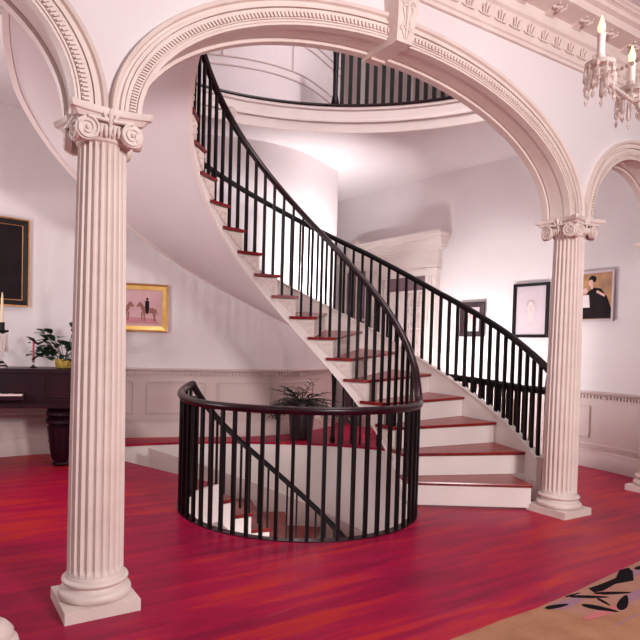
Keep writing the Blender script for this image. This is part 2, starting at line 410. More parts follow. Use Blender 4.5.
# archivolts: moulded bands swept round each opening, with a dentil course
for k, (c, a, r, ea, er) in enumerate(ARCH):
    b = B(); n = 96; prof = [(-.02, -.02), (-.02, .03), (.06, .03), (.06, .016), (.1, .016), (.1, .03), (.50, .03), (.50, .012), (.54, .012), (.54, .04), (.66, .04), (.70, .02), (.80, .02), (.84, .045), (.97, .055), (1.0, .045), (1.0, -.02)]
    def E(u, t):    # u across the band (0 opening .. 1 outside), t along
        aa, rr = a + (ea - a) * u, r + (er - r) * u
        return c - aa * cos(t), ZS + rr * sin(t)
    rows = []
    for i in range(n + 1):
        t = pi * i / n; row = []
        for u, o in prof:
            s_, z_ = E(u, t); row.append(A(s_, HT + o, z_))
        rows.append(row)
    b.strip(rows)
    # bead course of small blocks
    L_ = pi * sqrt((a * a + r * r) / 2); nd = int(L_ / .027)
    for i in range(nd):
        t = pi * (i + .3) / nd; t2 = pi * (i + .85) / nd
        q = [E(.14, t), E(.14, t2), E(.34, t2), E(.34, t)]
        b.add([A(s_, HT + .028, z_) for s_, z_ in q] + [A(s_, HT + .048, z_) for s_, z_ in q], [(4, 5, 6, 7), (0, 1, 5, 4), (1, 2, 6, 5), (2, 3, 7, 6), (3, 0, 4, 7)])
    # panelled soffit: raised strip and edge fillets
    for w0, w1, d in ((-HT - .03, -HT + .035, .035), (-.075, .075, .014), (HT - .05, HT + .02, .02)):
        rows = []
        for i in range(n + 1):
            t = pi * i / n; s_, z_ = E(0, t); f = 1 - d / a; g = 1 - d / r
            s2, z2 = c + (s_ - c) * f, ZS + (z_ - ZS) * g
            rows.append([A(s_, w0, z_), A(s2, w0, z2), A(s2, w1, z2), A(s_, w1, z_)])
        b.strip(rows)
    structure('trim_%d' % (14 + k), b, 'stone', smooth=32)
# keystone on the main arch
kt = thing('keystone', 'carved scroll keystone at the crown of the wide arch', 'keystone', (*A(2.13, 0, 0)[:2], -.065), WANG)
def K(s, off, z): return (s, -off, z)
b = B()
kp = [(-.075, 3.96), (.075, 3.96), (.10, 4.29), (.10, 4.33), (-.10, 4.33), (-.10, 4.29)]
b.prism(kp, lambda x, z: K(x, HT - .02, z), lambda x, z: K(x, HT + .13 + (z - 3.96) * .12, z))
b.prism([(-.11, 4.30), (.11, 4.30), (.12, 4.345), (-.12, 4.345)], lambda x, z: K(x, HT, z), lambda x, z: K(x, HT + .21, z))
b.prism([(-.075, 3.955), (.075, 3.955), (.075, 4.01), (-.075, 4.01)], lambda x, z: K(x, -HT - .02, z), lambda x, z: K(x, HT + .13, z))
obj('stone_block', b, 'stone', kt)
for sx in (-1, 1):
    b = B()
    for (zc, rr, dr) in ((4.22, .032, 1), (4.06, .026, -1)):
        pts = []
        for i in range(26):
            t = i / 25 * 2.2 * 2 * pi / 1.6; q = rr * (1 - i / 30); x = sx * (.035 + dr * 0 + q * cos(t)) ; z = zc + q * sin(t) * dr
            pts.append(K(x, HT + .135 + (z - 3.96) * .12, z))
        b.tube(pts, .006, 6)
    b.tube([K(sx * x, HT + .135 + (z - 3.96) * .12, z) for x, z in ((.012, 4.27), (.05, 4.18), (.02, 4.12), (.045, 4.05), (.012, 3.99))], .006, 6)
    obj('scroll_carving', b, 'stone', kt)
b = B()
b.tube([K(0, HT + .137 + (z - 3.96) * .12, z) for z in (3.98, 4.1, 4.2, 4.27)], [.005, .012, .018, .004], 8)
obj('leaf_carving', b, 'stone', kt); b = B()
for i in range(9):
    x = -.06 + .015 * i; b.lathe([(.001, -.012), (.009, -.006), (.009, .006), (.001, .012)], 8, K(x, -.05, 3.945))
obj('bead_row', b, 'stone', kt)

# cornice of the front room
b = B(); path = [A(-5.5, HT, 0)[:2], A(9.0, HT, 0)[:2]]; path = [Vector(p) for p in path]; nn = [WN, WN]
UP = 0.0
prof = [(o_, z_ + UP) for o_, z_ in [(0, 4.33), (.03, 4.33), (.03, 4.36), (.045, 4.37), (.045, 4.39), (.02, 4.40), (.02, 4.42), (.04, 4.55), (.065, 4.57), (.065, 4.60), (.05, 4.61), (.06, 4.68), (.25, 4.71), (.25, 4.78), (.29, 4.80), (.29, 4.84), (.35, 4.88), (.35, 4.90), (0, 4.90)]]
sweep(b, path, prof, nn)
i = 0; s = -1.0
while s < 8.6:       # anthemion leaves in the frieze
    for dx, h, lean in ((0, .10, 0), (-.022, .085, -.02), (.022, .085, .02)):
        q = A(s + dx, HT + .034, 4.435 + UP); t = A(s + dx + lean, HT + .062, 4.435 + UP + h)
        b.tube([q, tuple((q[k] * .5 + t[k] * .5) + (0, 0, .005)[k] for k in range(3)), t], [.005, .010, .004], 6)
    b.tube([A(s - .08, HT + .035, 4.455), A(s - .05, HT + .038, 4.44), A(s, HT + .036, 4.445), A(s + .05, HT + .038, 4.44), A(s + .08, HT + .035, 4.455)], .006, 5)
    s += .195
s = -1.0
while s < 8.6:       # beads under the corona
    for zz, oo, dd in ((4.865, .315, .03),):
        p = A(s, HT + oo, zz); b.box(p, (.022, .03, dd), WANG)
    s += .045
s = -.9
while s < 8.4:       # scroll modillions
    b.prism([(.06, 4.655), (.16, 4.70), (.20, 4.715), (.06, 4.72)], lambda o, z, s=s: A(s - .06, HT + o, z), lambda o, z, s=s: A(s + .06, HT + o, z))
    for dx in (-.045, .045):
        pts = []
        for k in range(16):
            t = k / 15 * 3.4 * pi / 2; q = .034 * (1 - k / 20); pts.append(A(s + dx, HT + .17 + q * cos(t), 4.69 + q * sin(t)))
        b.tube(pts, .011, 6)
    b.tube([A(s - .055, HT + .14, 4.69), A(s - .02, HT + .21, 4.665), A(s, HT + .15, 4.655), A(s + .02, HT + .21, 4.665), A(s + .055, HT + .14, 4.69)], .012, 6)
    s += .40
structure('trim_17', b, 'stone', smooth=30)
b = B(); pts = [A(-6.5, HT, 0)[:2], A(9, HT, 0)[:2], A(9, 1.9, 0)[:2], A(-6.5, 1.9, 0)[:2]]
b.prism(pts, lambda x, y: (x, y, 4.895), lambda x, y: (x, y, 5.0)); structure('ceiling', b, 'plaster', smooth=0)

# ------------------------------------------------------------------ columns
def make_column(label):
    c = thing('column', label, 'column', (*LC, 0), WANG, 'fluted columns carrying the arches')
    b = B(); b.box((0, 0, .035), (.4367, .4367, .07)); obj('plinth', b, 'stone', c)
    b = B(); tor = [(.17, .07)] + [(.185 + .03 * cos(a), .108 + .038 * sin(a)) for a in [-pi / 2 + pi * i / 8 for i in range(9)]] + [(.183, .150), (.176, .158), (.172, .172), (.178, .184), (.181, .188)] + [(.178 + .019 * cos(a), .207 + .019 * sin(a)) for a in [-pi / 2 + pi * i / 8 for i in range(9)]] + [(.172, .228), (.172, .24), (.166, .252)]
    tor = [(q_, .07 + (z_ - .07) * .78) for q_, z_ in tor]; b.lathe(tor, 48); obj('base_moulding', b, 'stone', c, smooth=50)
    def flute(r, z, a):
        h = min(1, max(0, (z - .222) / .03)) * min(1, max(0, (2.77 - z) / .02)); k = abs(sin(a * 12)); return r - .021 * h * (k ** .55)
    prof = [(.166, .208), (.166, .222), (.1655, .24), (.165, .262)] + [(.165 - .025 * ((z - .29) / 2.41) ** 1.6, z) for z in [.29 + 2.42 * i / 14 for i in range(1, 15)]] + [(.140, 2.75), (.140, 2.77), (.140, 2.78)]
    b = B(); b.lathe(prof, 240, mod=flute); obj('shaft', b, 'stone', c, smooth=50)
    b = B(); b.lathe([(.14, 2.765), (.146, 2.768), (.15, 2.775), (.146, 2.783), (.158, 2.795), (.168, 2.82), (.17, 2.85), (.155, 2.90)], 48)
    for i in range(24):
        a = 2 * pi * (i + .5) / 24; b.lathe([(.001, -.03), (.014, -.012), (.017, .008), (.012, .026), (.001, .03)], 8, (.160 * cos(a), .160 * sin(a), 2.812))
    obj('echinus', b, 'stone', c, smooth=50)
    # abacus with hollowed sides
    b = B()
    def ab(h, z):
        o = []
        for q in range(4):
            for i in range(9):
                t = -1 + i / 4; x, y = t * h * .93, -(h * (1 - .17 * (1 - t * t))); a = q * pi / 2; o.append((x * cos(a) - y * sin(a), x * sin(a) + y * cos(a), z))
        return o
    b.strip([ab(.195, 2.875), ab(.205, 2.888), ab(.215, 2.90), ab(.232, 2.905), ab(.24, 2.922), ab(.24, 2.94)]); obj('abacus', b, 'stone', c, smooth=30)
    b = B()
    for q in range(4):
        a = q * pi / 2
        def R_(x, y, z): return (x * cos(a) - y * sin(a), x * sin(a) + y * cos(a), z)
        b.tube([R_(0, -.175, 2.83), R_(0, -.185, 2.87), R_(0, -.192, 2.91), R_(0, -.205, 2.94)], [.006, .012, .018, .008], 8)
        for sx in (-1, 1): b.tube([R_(sx * .005, -.18, 2.86), R_(sx * .03, -.19, 2.89), R_(sx * .045, -.195, 2.92)], [.006, .012, .006], 6)
        for i in range(5): b.tube([R_((-2 + i) * .025, -.165, 2.85), R_((-2 + i) * .025, -.180, 2.82), R_((-2 + i) * .025, -.165, 2.79)], [.006, .011, .005], 6)
    obj('leaf_carving', b, 'stone', c, smooth=60)
    vol = None
    for q in range(4):
        for sx in (-1, 1):
            b = B(); a = q * pi / 2; tilt = sx * .10
            def V(u, wv, z):           # u across, wv outwards
                x = sx * .165 + u * cos(tilt) - 0 * wv; y = -(.185 + wv) + u * sin(tilt) * -1 * -1
                x = sx * .128 + u * cos(tilt) + wv * sin(tilt); y = -.190 - wv * cos(tilt) + u * sin(tilt)
                return (x * cos(a) - y * sin(a), x * sin(a) + y * cos(a), z)
            disc = [(.066 * cos(t), .066 * sin(t)) for t in [2 * pi * i / 28 for i in range(28)]]
            b.prism(disc, lambda u, v: V(u, -.035, 2.812 + v), lambda u, v: V(u, -.006, 2.812 + v))
            pts = []
            for i in range(46):
                t = pi / 2 + i / 45 * 2.1 * 2 * pi; r = .066 * (1 - i / 45 * .84); pts.append(V(sx * r * cos(t), .0, 2.812 + r * sin(t)))
            b.tube(pts, [.0085 * (1 - .45 * i / 45) for i in range(46)], 6)
            b.lathe([(.001, -.010), (.009, -.005), (.009, .005), (.001, .010)], 8, V(0, .0, 2.812))
            b.tube([V(0, .0, 2.878), V(-sx * .06, -.005, 2.876), V(-sx * .115, -.012, 2.872)], .011, 6)
            obj('volute', b, 'stone', c, smooth=50)
    return c
col0 = make_column('tall fluted column nearest the viewer, left of the round balustrade')
copy_tree(col0, (RC.x, RC.y, 0), WANG, 'tall fluted column standing at the foot of the stair beside its bottom step')
copy_tree(col0, (4.37, 7.02, 0), WANG, 'fluted column at the far right edge, mostly cut off by the picture edge')
copy_tree(col0, A(EL, 0, 0), WANG, 'fluted column left of the view carrying the left arch')
# slim turned pedestal at the bottom left corner
pd = thing('pedestal', 'white turned pedestal foot just showing at the bottom left corner of the floor', 'pedestal', (-1.52, 2.96, 0))
b = B(); b.lathe([(.1, 0), (.165, .0), (.185, .03), (.175, .075), (.15, .09), (.155, .12), (.13, .15), (.10, .17)], 32); obj('foot', b, 'stone', pd, smooth=60)
b = B(); b.lathe([(.10, .165), (.07, .22), (.06, .4), (.05, .45)], 32); obj('stem', b, 'stone', pd, smooth=60)

# ------------------------------------------------------------------ the rising staircase
st = thing('staircase', 'curving white staircase with red treads sweeping up around the open well', 'staircase', (CX, CY, .024))
def Q(r, th, z): return (r * cos(th), r * sin(th), z)
GT = [(-9, 0), (.19, 0), (.39, .018), (.59, .03), (.79, .045), (.99, .085), (1.19, .12), (1.45, .13), (1.75, .14), (2.6, .12), (3.4, .06), (9, .05)]
def g(t):
    for (a, u), (c, v) in zip(GT, GT[1:]):
        if t <= c: return u + (v - u) * (t - a) / (c - a)
    return .05
def gr(r, t): return g(t) * max(0, (r - RI) / (RO - RI))
def tread_mesh(ro, th):
    n = 8; b = B(); ri0 = RI - .035
    rows = []
    for i in range(n + 1):
        t = i / n; r = ri0 + (ro - ri0) * t
        # nosing keeps a constant overhang
        ga_, gb_ = gr(r, th), gr(r, th + DT); bk_ = DT + (.065 if r < RI + .05 else .012)
        rows.append([Q(r, -.03 / r, ga_), Q(r, bk_, gb_), Q(r, bk_, gb_ - .034), Q(r, -.018 / r, ga_ - .034), Q(r, -.03 / r, ga_ - .026), Q(r, -.034 / r, ga_ - .012)])
    rows2 = []
    for k, row in enumerate(rows): rows2.append(row)
    b.strip(rows2); return b
def riser_mesh(ro, th):
    b = B(); rows = []
    for i in range(9):
        r = RI - .01 + (ro - RI + .01) * i / 8
        q = gr(r, th); rows.append([Q(r, 0, q - .033), Q(r, .022 / r, q - .033), Q(r, .022 / r, q - RH), Q(r, 0, q - RH)])
    return b.strip(rows)
def bracket_mesh():
    b = B(); out = [(0.01, -.045), (.225, -.045), (.215, -.075), (.185, -.085), (.165, -.105), (.16, -.125), (.135, -.12), (.125, -.14), (.10, -.155), (.085, -.185), (.055, -.19), (.045, -.21), (.01, -.225)]
    b.prism(out, lambda a, z: Q(RI - .004, a / RI, z), lambda a, z: Q(RI - .026, a / RI, z))
    for (a0_, z0, r0, d) in ((.045, -.085, .028, 1), (.10, -.10, .032, -1), (.165, -.075, .02, 1), (.05, -.155, .024, -1)):
        pts = []
        for i in range(18):
            t = i / 17 * 3.3 * pi; r = r0 * (1 - i / 22); pts.append(Q(RI - .030, (a0_ + d * r * cos(t)) / RI, z0 + r * sin(t)))
        b.tube(pts, .0065, 6)
    return b
tm = rm = bk = None
for i in range(1, NT):
    th = (TS if i > 4 else T0 + .006 * i) + DT * i
    ro_ = 2.39 if i == 1 else 2.56
    obj('tread', tread_mesh(ro_, th), 'tread', st, loc=(0, 0, RH * i), rz=th, smooth=20)
    rm = obj('riser', riser_mesh(ro_, th), 'paint', st, loc=(0, 0, RH * i), rz=th, smooth=20)
    if i >= 3:
        if bk is None: bk = obj('scroll_bracket', bracket_mesh(), 'stone', st, loc=(0, 0, RH * i), rz=th, smooth=30)  # darker tan than the stringer stands in for shading on the scroll relief
        else: copy_part(bk, st, (0, 0, RH * i), th)
copy_part(rm, st, (0, 0, RH * NT), T0 + DT * NT)
# cut inner stringer
b = B()
for i in range(1, NT):
    ta = TS + DT * i + .004; tb = ta + DT
    for k in range(4):
        t1 = ta + (tb - ta) * k / 4; t2 = ta + (tb - ta) * (k + 1) / 4
        zb1, zb2 = max(nz(t1) - .45, 0), max(nz(t2) - .45, 0); zt = RH * i - .034
        b.strip([[Q(RI - .006, t, zt), Q(RI + .03, t, zt), Q(RI + .03, t, zb), Q(RI - .006, t, zb)] for t, zb in ((t1, zb1), (t2, zb2))])
b.strip([[Q(RI - .018, t, nz(t) - .405), Q(RI - .0, t, nz(t) - .405), Q(RI - .0, t, nz(t) - .455), Q(RI - .018, t, nz(t) - .455)] for t in [.42 + (T0 + DT * NT - .42) * i / 80 for i in range(81)]])
obj('inner_stringer', b, 'paint', st, smooth=25)
# outer stringer, closed, treads butt into it
b = B(); te = T0 + DT * NT
def ro_at(t): return min(2.62 if t < 2.7 else 2.62 + .16 * min(1, (t - 2.7) / .6), wall_r(t) - .01)
def oz(t): return nz(t) - .14 + .06 + .12
rows = []
for i in range(91):
    t = .10 + (te - .10) * i / 90; r = ro_at(t)
    rows.append([Q(r - .055, t, nz(t) + g(t) + .08), Q(r, t, nz(t) + g(t) + .08), Q(r, t, max(0.0, nz(t) + .6 * g(t) - .42)), Q(r - .055, t, max(0.0, nz(t) + .6 * g(t) - .42))])
b.strip(rows)
rows = [[Q(ro_at(t) - .07, t, nz(t) + g(t) + .075), Q(ro_at(t) - .07, t, nz(t) + g(t) + .095), Q(ro_at(t) + .012, t, nz(t) + g(t) + .095), Q(ro_at(t) + .012, t, nz(t) + g(t) + .075)] for t in [.10 + (te - .10) * i / 90 for i in range(91)]]
b.strip(rows)
obj('outer_stringer', b, 'paint', st, smooth=25)
# plastered soffit
b = B(); rows = []
for i in range(97):
    t = .42 + (te + .02 - .42) * i / 96; ro_ = ro_at(t) - .01; row = []
    for k in range(13):
        u = k / 12; r = RI + .02 + (ro_ - RI - .02) * u; row.append(Q(r, t, max(.0, nz(t) - .44 + (.03 + .6 * g(t)) * u)))
    row += [(x, y, z + .05) for x, y, z in row[::-1]]
    rows.append(row)
b.strip(rows); obj('soffit', b, 'plaster', st, smooth=60)

# ------------------------------------------------------------------ balustrades
RB = RI + .03
def bal_mesh(wd=.030): 
    b = B(); b.box((0, 0, .5), (wd, wd, 1)); return b
def rail(b, pts, wd=.036, h=.030):
    """moulded handrail swept on points (x, y, z)"""
    rows = []; V_ = [Vector(p) for p in pts]
    for i, p in enumerate(V_):
        t = (V_[min(i + 1, len(V_) - 1)] - V_[max(i - 1, 0)]).normalized(); side = Vector((t.y, -t.x, 0)).normalized(); up = side.cross(t).normalized()
        if up.z < 0: up = -up
        rows.append([p + side * (wd * x) + up * (h * y) for x, y in ((.55, -1), (.75, -.55), (1, -.1), (.95, .45), (.6, .9), (0, 1.08), (-.6, .9), (-.95, .45), (-1, -.1), (-.75, -.55), (-.55, -1))])
    b.strip(rows); return b
ib = thing('balustrade', 'near balustrade ringing the open well and climbing the inner side of the stair', 'balustrade', (CX, CY, 0))
def ring_z(t): return 1.07
def up_z(t):
    z = nz(t) + 1.05; return z
def in_rail_z(t):
    if t < T_RING0 + 1.1: k = (T_RING0 + 1.1 - t) / 1.1; return 1.085 + .10 * k * k
    if t < -.30: return 1.085
    if t < .12:
        k = (t + .30) / .42; k = k * k * (3 - 2 * k); return 1.085 * (1 - k) + up_z(t) * k
    return up_z(t)
def dn_z(t): return min(1.185, 1.19 + 1.018 * (t - 2.878))          # rail of the flight going down
T_RING0 = 2.87 - 2 * pi
b = B()
pts = [Q(RB, t, in_rail_z(t)) for t in [T_RING0 + (4.0 - T_RING0) * i / 220 for i in range(221)]]
rail(b, pts, .040, .032); obj('handrail', b, 'mahogany', ib, smooth=50)
bm0 = obj('baluster', bal_mesh(), 'black', ib); first = True
def put(bm, parent, r, t, z0, z1):
    global first
    if first: first = False; bm.location = Q(r, t, z0); bm.rotation_euler.z = t; bm.scale.z = z1 - z0; return bm
    return copy_part(bm, parent, Q(r, t, z0), t, z1 - z0)
n = 31
for i in range(n):
    t = T_RING0 + .04 + (-.10 - T_RING0 - .04) * i / (n - 1); put(bm0, ib, RB, t, 0.0, in_rail_z(t) - .02)
for i in range(1, NT):
    for f in (.22, .72):
        t = TS + DT * (i + f)
        if i == 1 and f < .5: continue
        if i * RH < 4.9: put(bm0, ib, RB, t, RH * i, in_rail_z(t) - .02)
b = B(); b.lathe([(.03, 0), (.045, .004), (.045, .05), (.03, .07), (.025, .5), (.03, .95), (.05, 1.0), (.04, 1.05)], 20, Q(RB, T_RING0 + .0, 0)); obj('newel', b, 'black', ib, smooth=50)
b = B(); b.strip([[Q(RI - .03, t, .0), Q(RI + .055, t, .0), Q(RI + .055, t, .008), Q(RI - .03, t, .008)] for t in [T_RING0 + (-.08 - T_RING0) * i / 60 for i in range(61)]])
obj('floor_nosing', b, 'mahogany', ib, smooth=30)

ob = thing('balustrade', 'balustrade along the outer edge of the rising stair, behind the treads', 'balustrade', (CX, CY, 0))
b = B(); pts = [Q(ro_at(t) - .03, t, nz(t) + g(t) + 1.115) for t in [.05 + (3.9 - .05) * i / 160 for i in range(161)]]
rail(b, pts, .034, .034); obj('handrail', b, 'black', ob, smooth=50)
bo0 = obj('baluster', bal_mesh(.032), 'black', ob); first = True
t = .115
while t < 3.85:
    put(bo0, ob, ro_at(t) - .03, t, nz(t) + g(t) + .095, nz(t) + g(t) + 1.095); t += DT / 4.0

# level guard rail on the ledge behind the stair
gb = thing('balustrade', 'level dark balustrade on the ledge behind the lower stair, by the portraits', 'balustrade', (CX, CY, 0))
GR = 2.80
def gz(t): return 1.19 + .10 * min(1, max(0, (t - .35) / .6))
b = B(); rail(b, [Q(GR, t, gz(t)) for t in [.17 + (1.36 - .17) * i / 50 for i in range(51)]], .038, .04); obj('handrail', b, 'black', gb, smooth=50)
bg0 = obj('baluster', bal_mesh(.03), 'black', gb); first = True
t = .19
while t < 1.36:
    put(bg0, gb, GR, t, .2 if t > .5 else 0.0, gz(t) - .02); t += .047
for t in (.18, 1.37):
    b = B(); b.lathe([(.03, .2 if t > .5 else 0), (.045, .24), (.03, .3), (.025, .8), (.035, 1.1), (.045, 1.2), (.03, 1.36), (.01, 1.4)], 16, Q(GR, t, 0)); obj('newel', b, 'black', gb, smooth=50)

# gallery balustrade upstairs
ga = thing('balustrade', 'upper gallery balustrade standing on the curved landing edge under the arch', 'balustrade', (OC.x, OC.y, F2 + .035))
b = B(); g0, g1 = radians(35), radians(90.3)
rail(b, [Q(ORR + .05, t, 1.02) for t in [g0 + (g1 - g0) * i / 60 for i in range(61)]], .034, .034); obj('handrail', b, 'black', ga, smooth=50)
bq0 = obj('baluster', bal_mesh(.056), 'black', ga); first = True
t = g0
while t < g1 - .02:
    put(bq0, ga, ORR + .05, t, 0, 1.0); t += .0335
b = B(); b.lathe([(.05, 0), (.06, .02), (.05, .1), (.035, .16), (.04, .7), (.055, .85), (.04, .95), (.06, 1.0), (.065, 1.06), (.03, 1.1)], 20, Q(ORR + .05, g1, 0)); obj('newel', b, 'black', ga, smooth=50)

# ------------------------------------------------------------------ the flight going down
ds = thing('staircase', 'lower flight of red treads descending inside the well, seen through the balusters', 'staircase', (CX, CY, 0))
RHD = .205
t1 = r1 = None
for i in range(0, 16):
    th = 2.44 - DT * i; z = -RHD * (i + 1)     # tread i lies between th-DT and th, riser at th above it
    if t1 is None:
        b = B(); rows = []
        for k in range(9):
            r = RI + .02 + (2.64 - RI - .02) * k / 8; rows.append([Q(r, -DT - .02, 0), Q(r, 0, 0), Q(r, 0, -.04), Q(r, -DT - .02, -.04)])
        b.strip(rows); t1 = obj('tread', b, 'tread', ds, loc=(0, 0, z), rz=th, smooth=20)
        b = B(); rows = []
        for k in range(9):
            r = RI + .02 + (2.64 - RI - .02) * k / 8; rows.append([Q(r, 0, 0), Q(r, .02, 0), Q(r, .02, RHD - .04), Q(r, 0, RHD - .04)])
        b.strip(rows); r1 = obj('riser', b, 'paint', ds, loc=(0, 0, z), rz=th, smooth=20)
    else:
        copy_part(t1, ds, (0, 0, z), th); copy_part(r1, ds, (0, 0, z), th)
def dl(t): return -RHD * (2.44 - t) / DT
b = B(); rows = [[Q(2.655, t, dl(t) + .26), Q(2.625, t, dl(t) + .26), Q(2.625, t, dl(t) - .35), Q(2.655, t, dl(t) - .35)] for t in [2.40 - 3.0 * i / 60 for i in range(61)]]
b.strip(rows); obj('wall_stringer', b, 'wainscot', ds, smooth=25)
b = B()
for i in range(16):
    ta = 2.44 - DT * i; zt = -RHD * (i + 1) - .042
    for k in range(4):
        q1 = ta - DT * k / 4; q2 = ta - DT * (k + 1) / 4
        b.strip([[Q(RI + .03, t, zt), Q(RI, t, zt), Q(RI, t, dl(t) - .42), Q(RI + .03, t, dl(t) - .42)] for t in (q1, q2)])
obj('inner_stringer', b, 'paint', ds, smooth=25)
db = thing('balustrade', 'dark diagonal rail descending into the well behind the ring of balusters', 'balustrade', (CX, CY, 0))
b = B(); rail(b, [Q(RB, t, dn_z(t)) for t in [2.88 - 2.95 * i / 110 for i in range(111)]], .036, .030); obj('handrail', b, 'black', db, smooth=50)
bd0 = obj('baluster', bal_mesh(.022), 'black', db); first = True
for i in range(24):
    t = 2.76 - .1005 * i; put(bd0, db, RB, t, 0.0 if t > 2.45 else dl(t) - .05, dn_z(t) - .02)

# small round ornament on the gallery fascia
b = B(); b.lathe([(.01, 0), (.07, .0), (.085, .012), (.07, .026), (.05, .02), (.04, .03), (.02, .042), (.002, .045)], 24)
t_ = radians(115.2); o = obj('rosette', b, 'stone', loc=(OC.x + (ORR - .035) * cos(t_), OC.y + (ORR - .035) * sin(t_), F2 - .26)); o.rotation_euler = (pi / 2, 0, t_ - pi / 2 + pi + pi); o.rotation_euler = Vector((-cos(t_), -sin(t_), 0)).to_track_quat('Z', 'Y').to_euler()
tag(o, 'small round rosette on the curved white fascia of the upper landing', 'ornament')

# ------------------------------------------------------------------ doorway in the hall
dr = bpy.data.objects.new('door_1', None); COL.objects.link(dr); dr['kind'] = 'structure'
pa = atan2(PORTAL[1].y - PORTAL[0].y, PORTAL[1].x - PORTAL[0].x); dr.location = (PORTAL[1].x - .10, PORTAL[1].y + .13, -.10); dr.rotation_euler.z = pa
# local: x from -1.92 (far) to 0 (near), -y into the hall
b = B()
for x in (-.22, -1.72):
    b.box((x, -.05, .13), (.26, .10, .26)); b.box((x, -.06, 1.7), (.20, .12, 2.9)); b.box((x, -.055, 3.17), (.24, .11, .05)); b.box((x, -.06, 3.24), (.27, .13, .07)); b.box((x, -.05, 3.4), (.24, .10, .28))
    for k in (-.06, 0, .06): b.box((x + k, -.13, 1.7), (.026, .03, 2.7))
    for k in (-.06, 0, .06): b.box((x + k, -.10, 3.40), (.02, .012, .2))
obj('pilaster', b, 'paint', dr, smooth=0)
b = B(); b.box((-.97, -.04, 3.17), (1.6, .08, .06)); b.box((-.97, -.025, 3.36), (1.6, .05, .36))
for z, d in ((3.56, .12), (3.61, .17), (3.66, .20), (3.72, .26), (3.78, .30)): b.box((-.97, -d / 2, z), (1.78 + d * 1.2, d, .06))
obj('entablature', b, 'paint', dr, smooth=0)
b = B()
for x in (-.39, -.66, -.90, -1.42, -1.55): b.box((x, -.03, 1.4 if x in (-.66, -.90) else 1.55), (.05, .06, 2.8 if x in (-.66, -.90) else 3.1))
b.box((-.91, -.03, 2.80), (1.06, .06, .04)); b.box((-.97, -.03, 3.11), (1.2, .06, .06))
obj('door_frame', b, 'paint', dr, smooth=0)
b = B(); b.box((-.91, -.008, 2.95), (1.0, .016, .28)); obj('transom_panel', b, 'mauve', dr, smooth=0)
b = B(); b.box((-.525, -.008, 1.85), (.22, .016, 1.9)); b.box((-.78, -.008, 1.85), (.2, .016, 1.9)); obj('curtained_glass', b, 'curtain', dr, smooth=0)
b = B(); b.box((-1.16, -.012, 1.4), (.48, .024, 2.8)); b.box((-.66, -.010, .45), (.52, .02, .9)); obj('door_leaf', b, 'paint', dr, smooth=0)
b = B()
for x0, x1 in ((-.63, -.42), (-.88, -.69)):
    for z in (1.0, 1.55, 2.1, 2.5): b.box(((x0 + x1) / 2, -.03, z), (x1 - x0, .02, .018))
    m0 = (x0 + x1) / 2
    b.box((m0, -.03, 2.15), (.016, .02, 1.2))
    for z in (1.02, 1.28):
        for sx in (-1, 1): b.tube([(m0, -.032, z), (m0 + sx * (x1 - x0) * .42, -.032, z + .13), (m0, -.032, z + .26)], .008, 5)
obj('glazing_bar', b, 'paint', dr, smooth=0)
# second door casing in the end wall of the corridor
d2 = bpy.data.objects.new('door_2', None); COL.objects.link(d2); d2['kind'] = 'structure'
ea = atan2(ENDW[1].y - ENDW[0].y, ENDW[1].x - ENDW[0].x); d2.location = (ENDW[0].x, ENDW[0].y, 0); d2.rotation_euler.z = ea
Lw = (ENDW[1] - ENDW[0]).length
b = B(); b.box((.30, -.03, 1.6), (.16, .06, 3.2)); b.box((Lw - .16, -.03, 1.6), (.16, .06, 3.2)); b.box((Lw / 2 + .07, -.04, 3.3), (Lw - .2, .08, .2)); b.box((Lw / 2 + .07, -.06, 3.45), (Lw - .1, .12, .1))
b.prism([(.25, 3.5), (Lw - .05, 3.5), (Lw / 2 + .1, 3.85)], lambda x, z: (x, 0, z), lambda x, z: (x, -.1, z)); obj('casing', b, 'paint', d2, smooth=0)
b = B(); b.box((Lw / 2 + .07, -.008, 1.6), (Lw - .5, .016, 3.2)); obj('door_leaf', b, 'mauve', d2, smooth=0)
b = B(); b.box((Lw / 2 + .07, -.02, 1.7), (.03, .02, 2.9)); b.box((Lw / 2 + .07, -.02, 2.2), (Lw - .55, .02, .05)); b.box((Lw / 2 + .07, -.02, 1.2), (Lw - .55, .02, .05)); obj('glazing_bar', b, 'paint', d2, smooth=0)

# ------------------------------------------------------------------ pictures
def picture(name, label, p0, p1, z0, z1, layers, back='darkgold'):
    """p0,p1 plan points of left and right edge on the wall; layers = [(part, material, inset, depth)]"""
    a = Vector(p0); c = Vector(p1); mid = (a + c) / 2; t = (c - a).normalized(); n = Vector((t.y, -t.x)); W_ = (c - a).length; H_ = z1 - z0
    o = mid + n * .012
    r = thing(name, label, 'picture', (o.x, o.y, z0), atan2(t.y, t.x), 'pictures on the hall walls')
    prev = 0
    for part, m, ins, ins2, d in layers:      # frame rings
        b = B(); x0, x1, y0, y1 = -W_ / 2 + ins, W_ / 2 - ins, ins, H_ - ins; X0, X1, Y0, Y1 = -W_ / 2 + ins2, W_ / 2 - ins2, ins2, H_ - ins2
        if ins2 is None or part in ('canvas', 'mount'): pass
        vs = []
        for (q0, q1, q2, q3, y) in ((x0, x1, y0, y1, 0), (x0, x1, y0, y1, -d), (X0, X1, Y0, Y1, -d * .8), (X0, X1, Y0, Y1, 0)):
            vs.append([(q0, y, q2), (q1, y, q2), (q1, y, q3), (q0, y, q3)])
        b.v = [p for v in vs for p in v]
        for k in range(4):
            for j in range(4):
                b.f.append((k * 4 + j, k * 4 + (j + 1) % 4, ((k + 1) % 4) * 4 + (j + 1) % 4, ((k + 1) % 4) * 4 + j))
        obj(part, b, m, r, smooth=0)
    return r, W_, H_
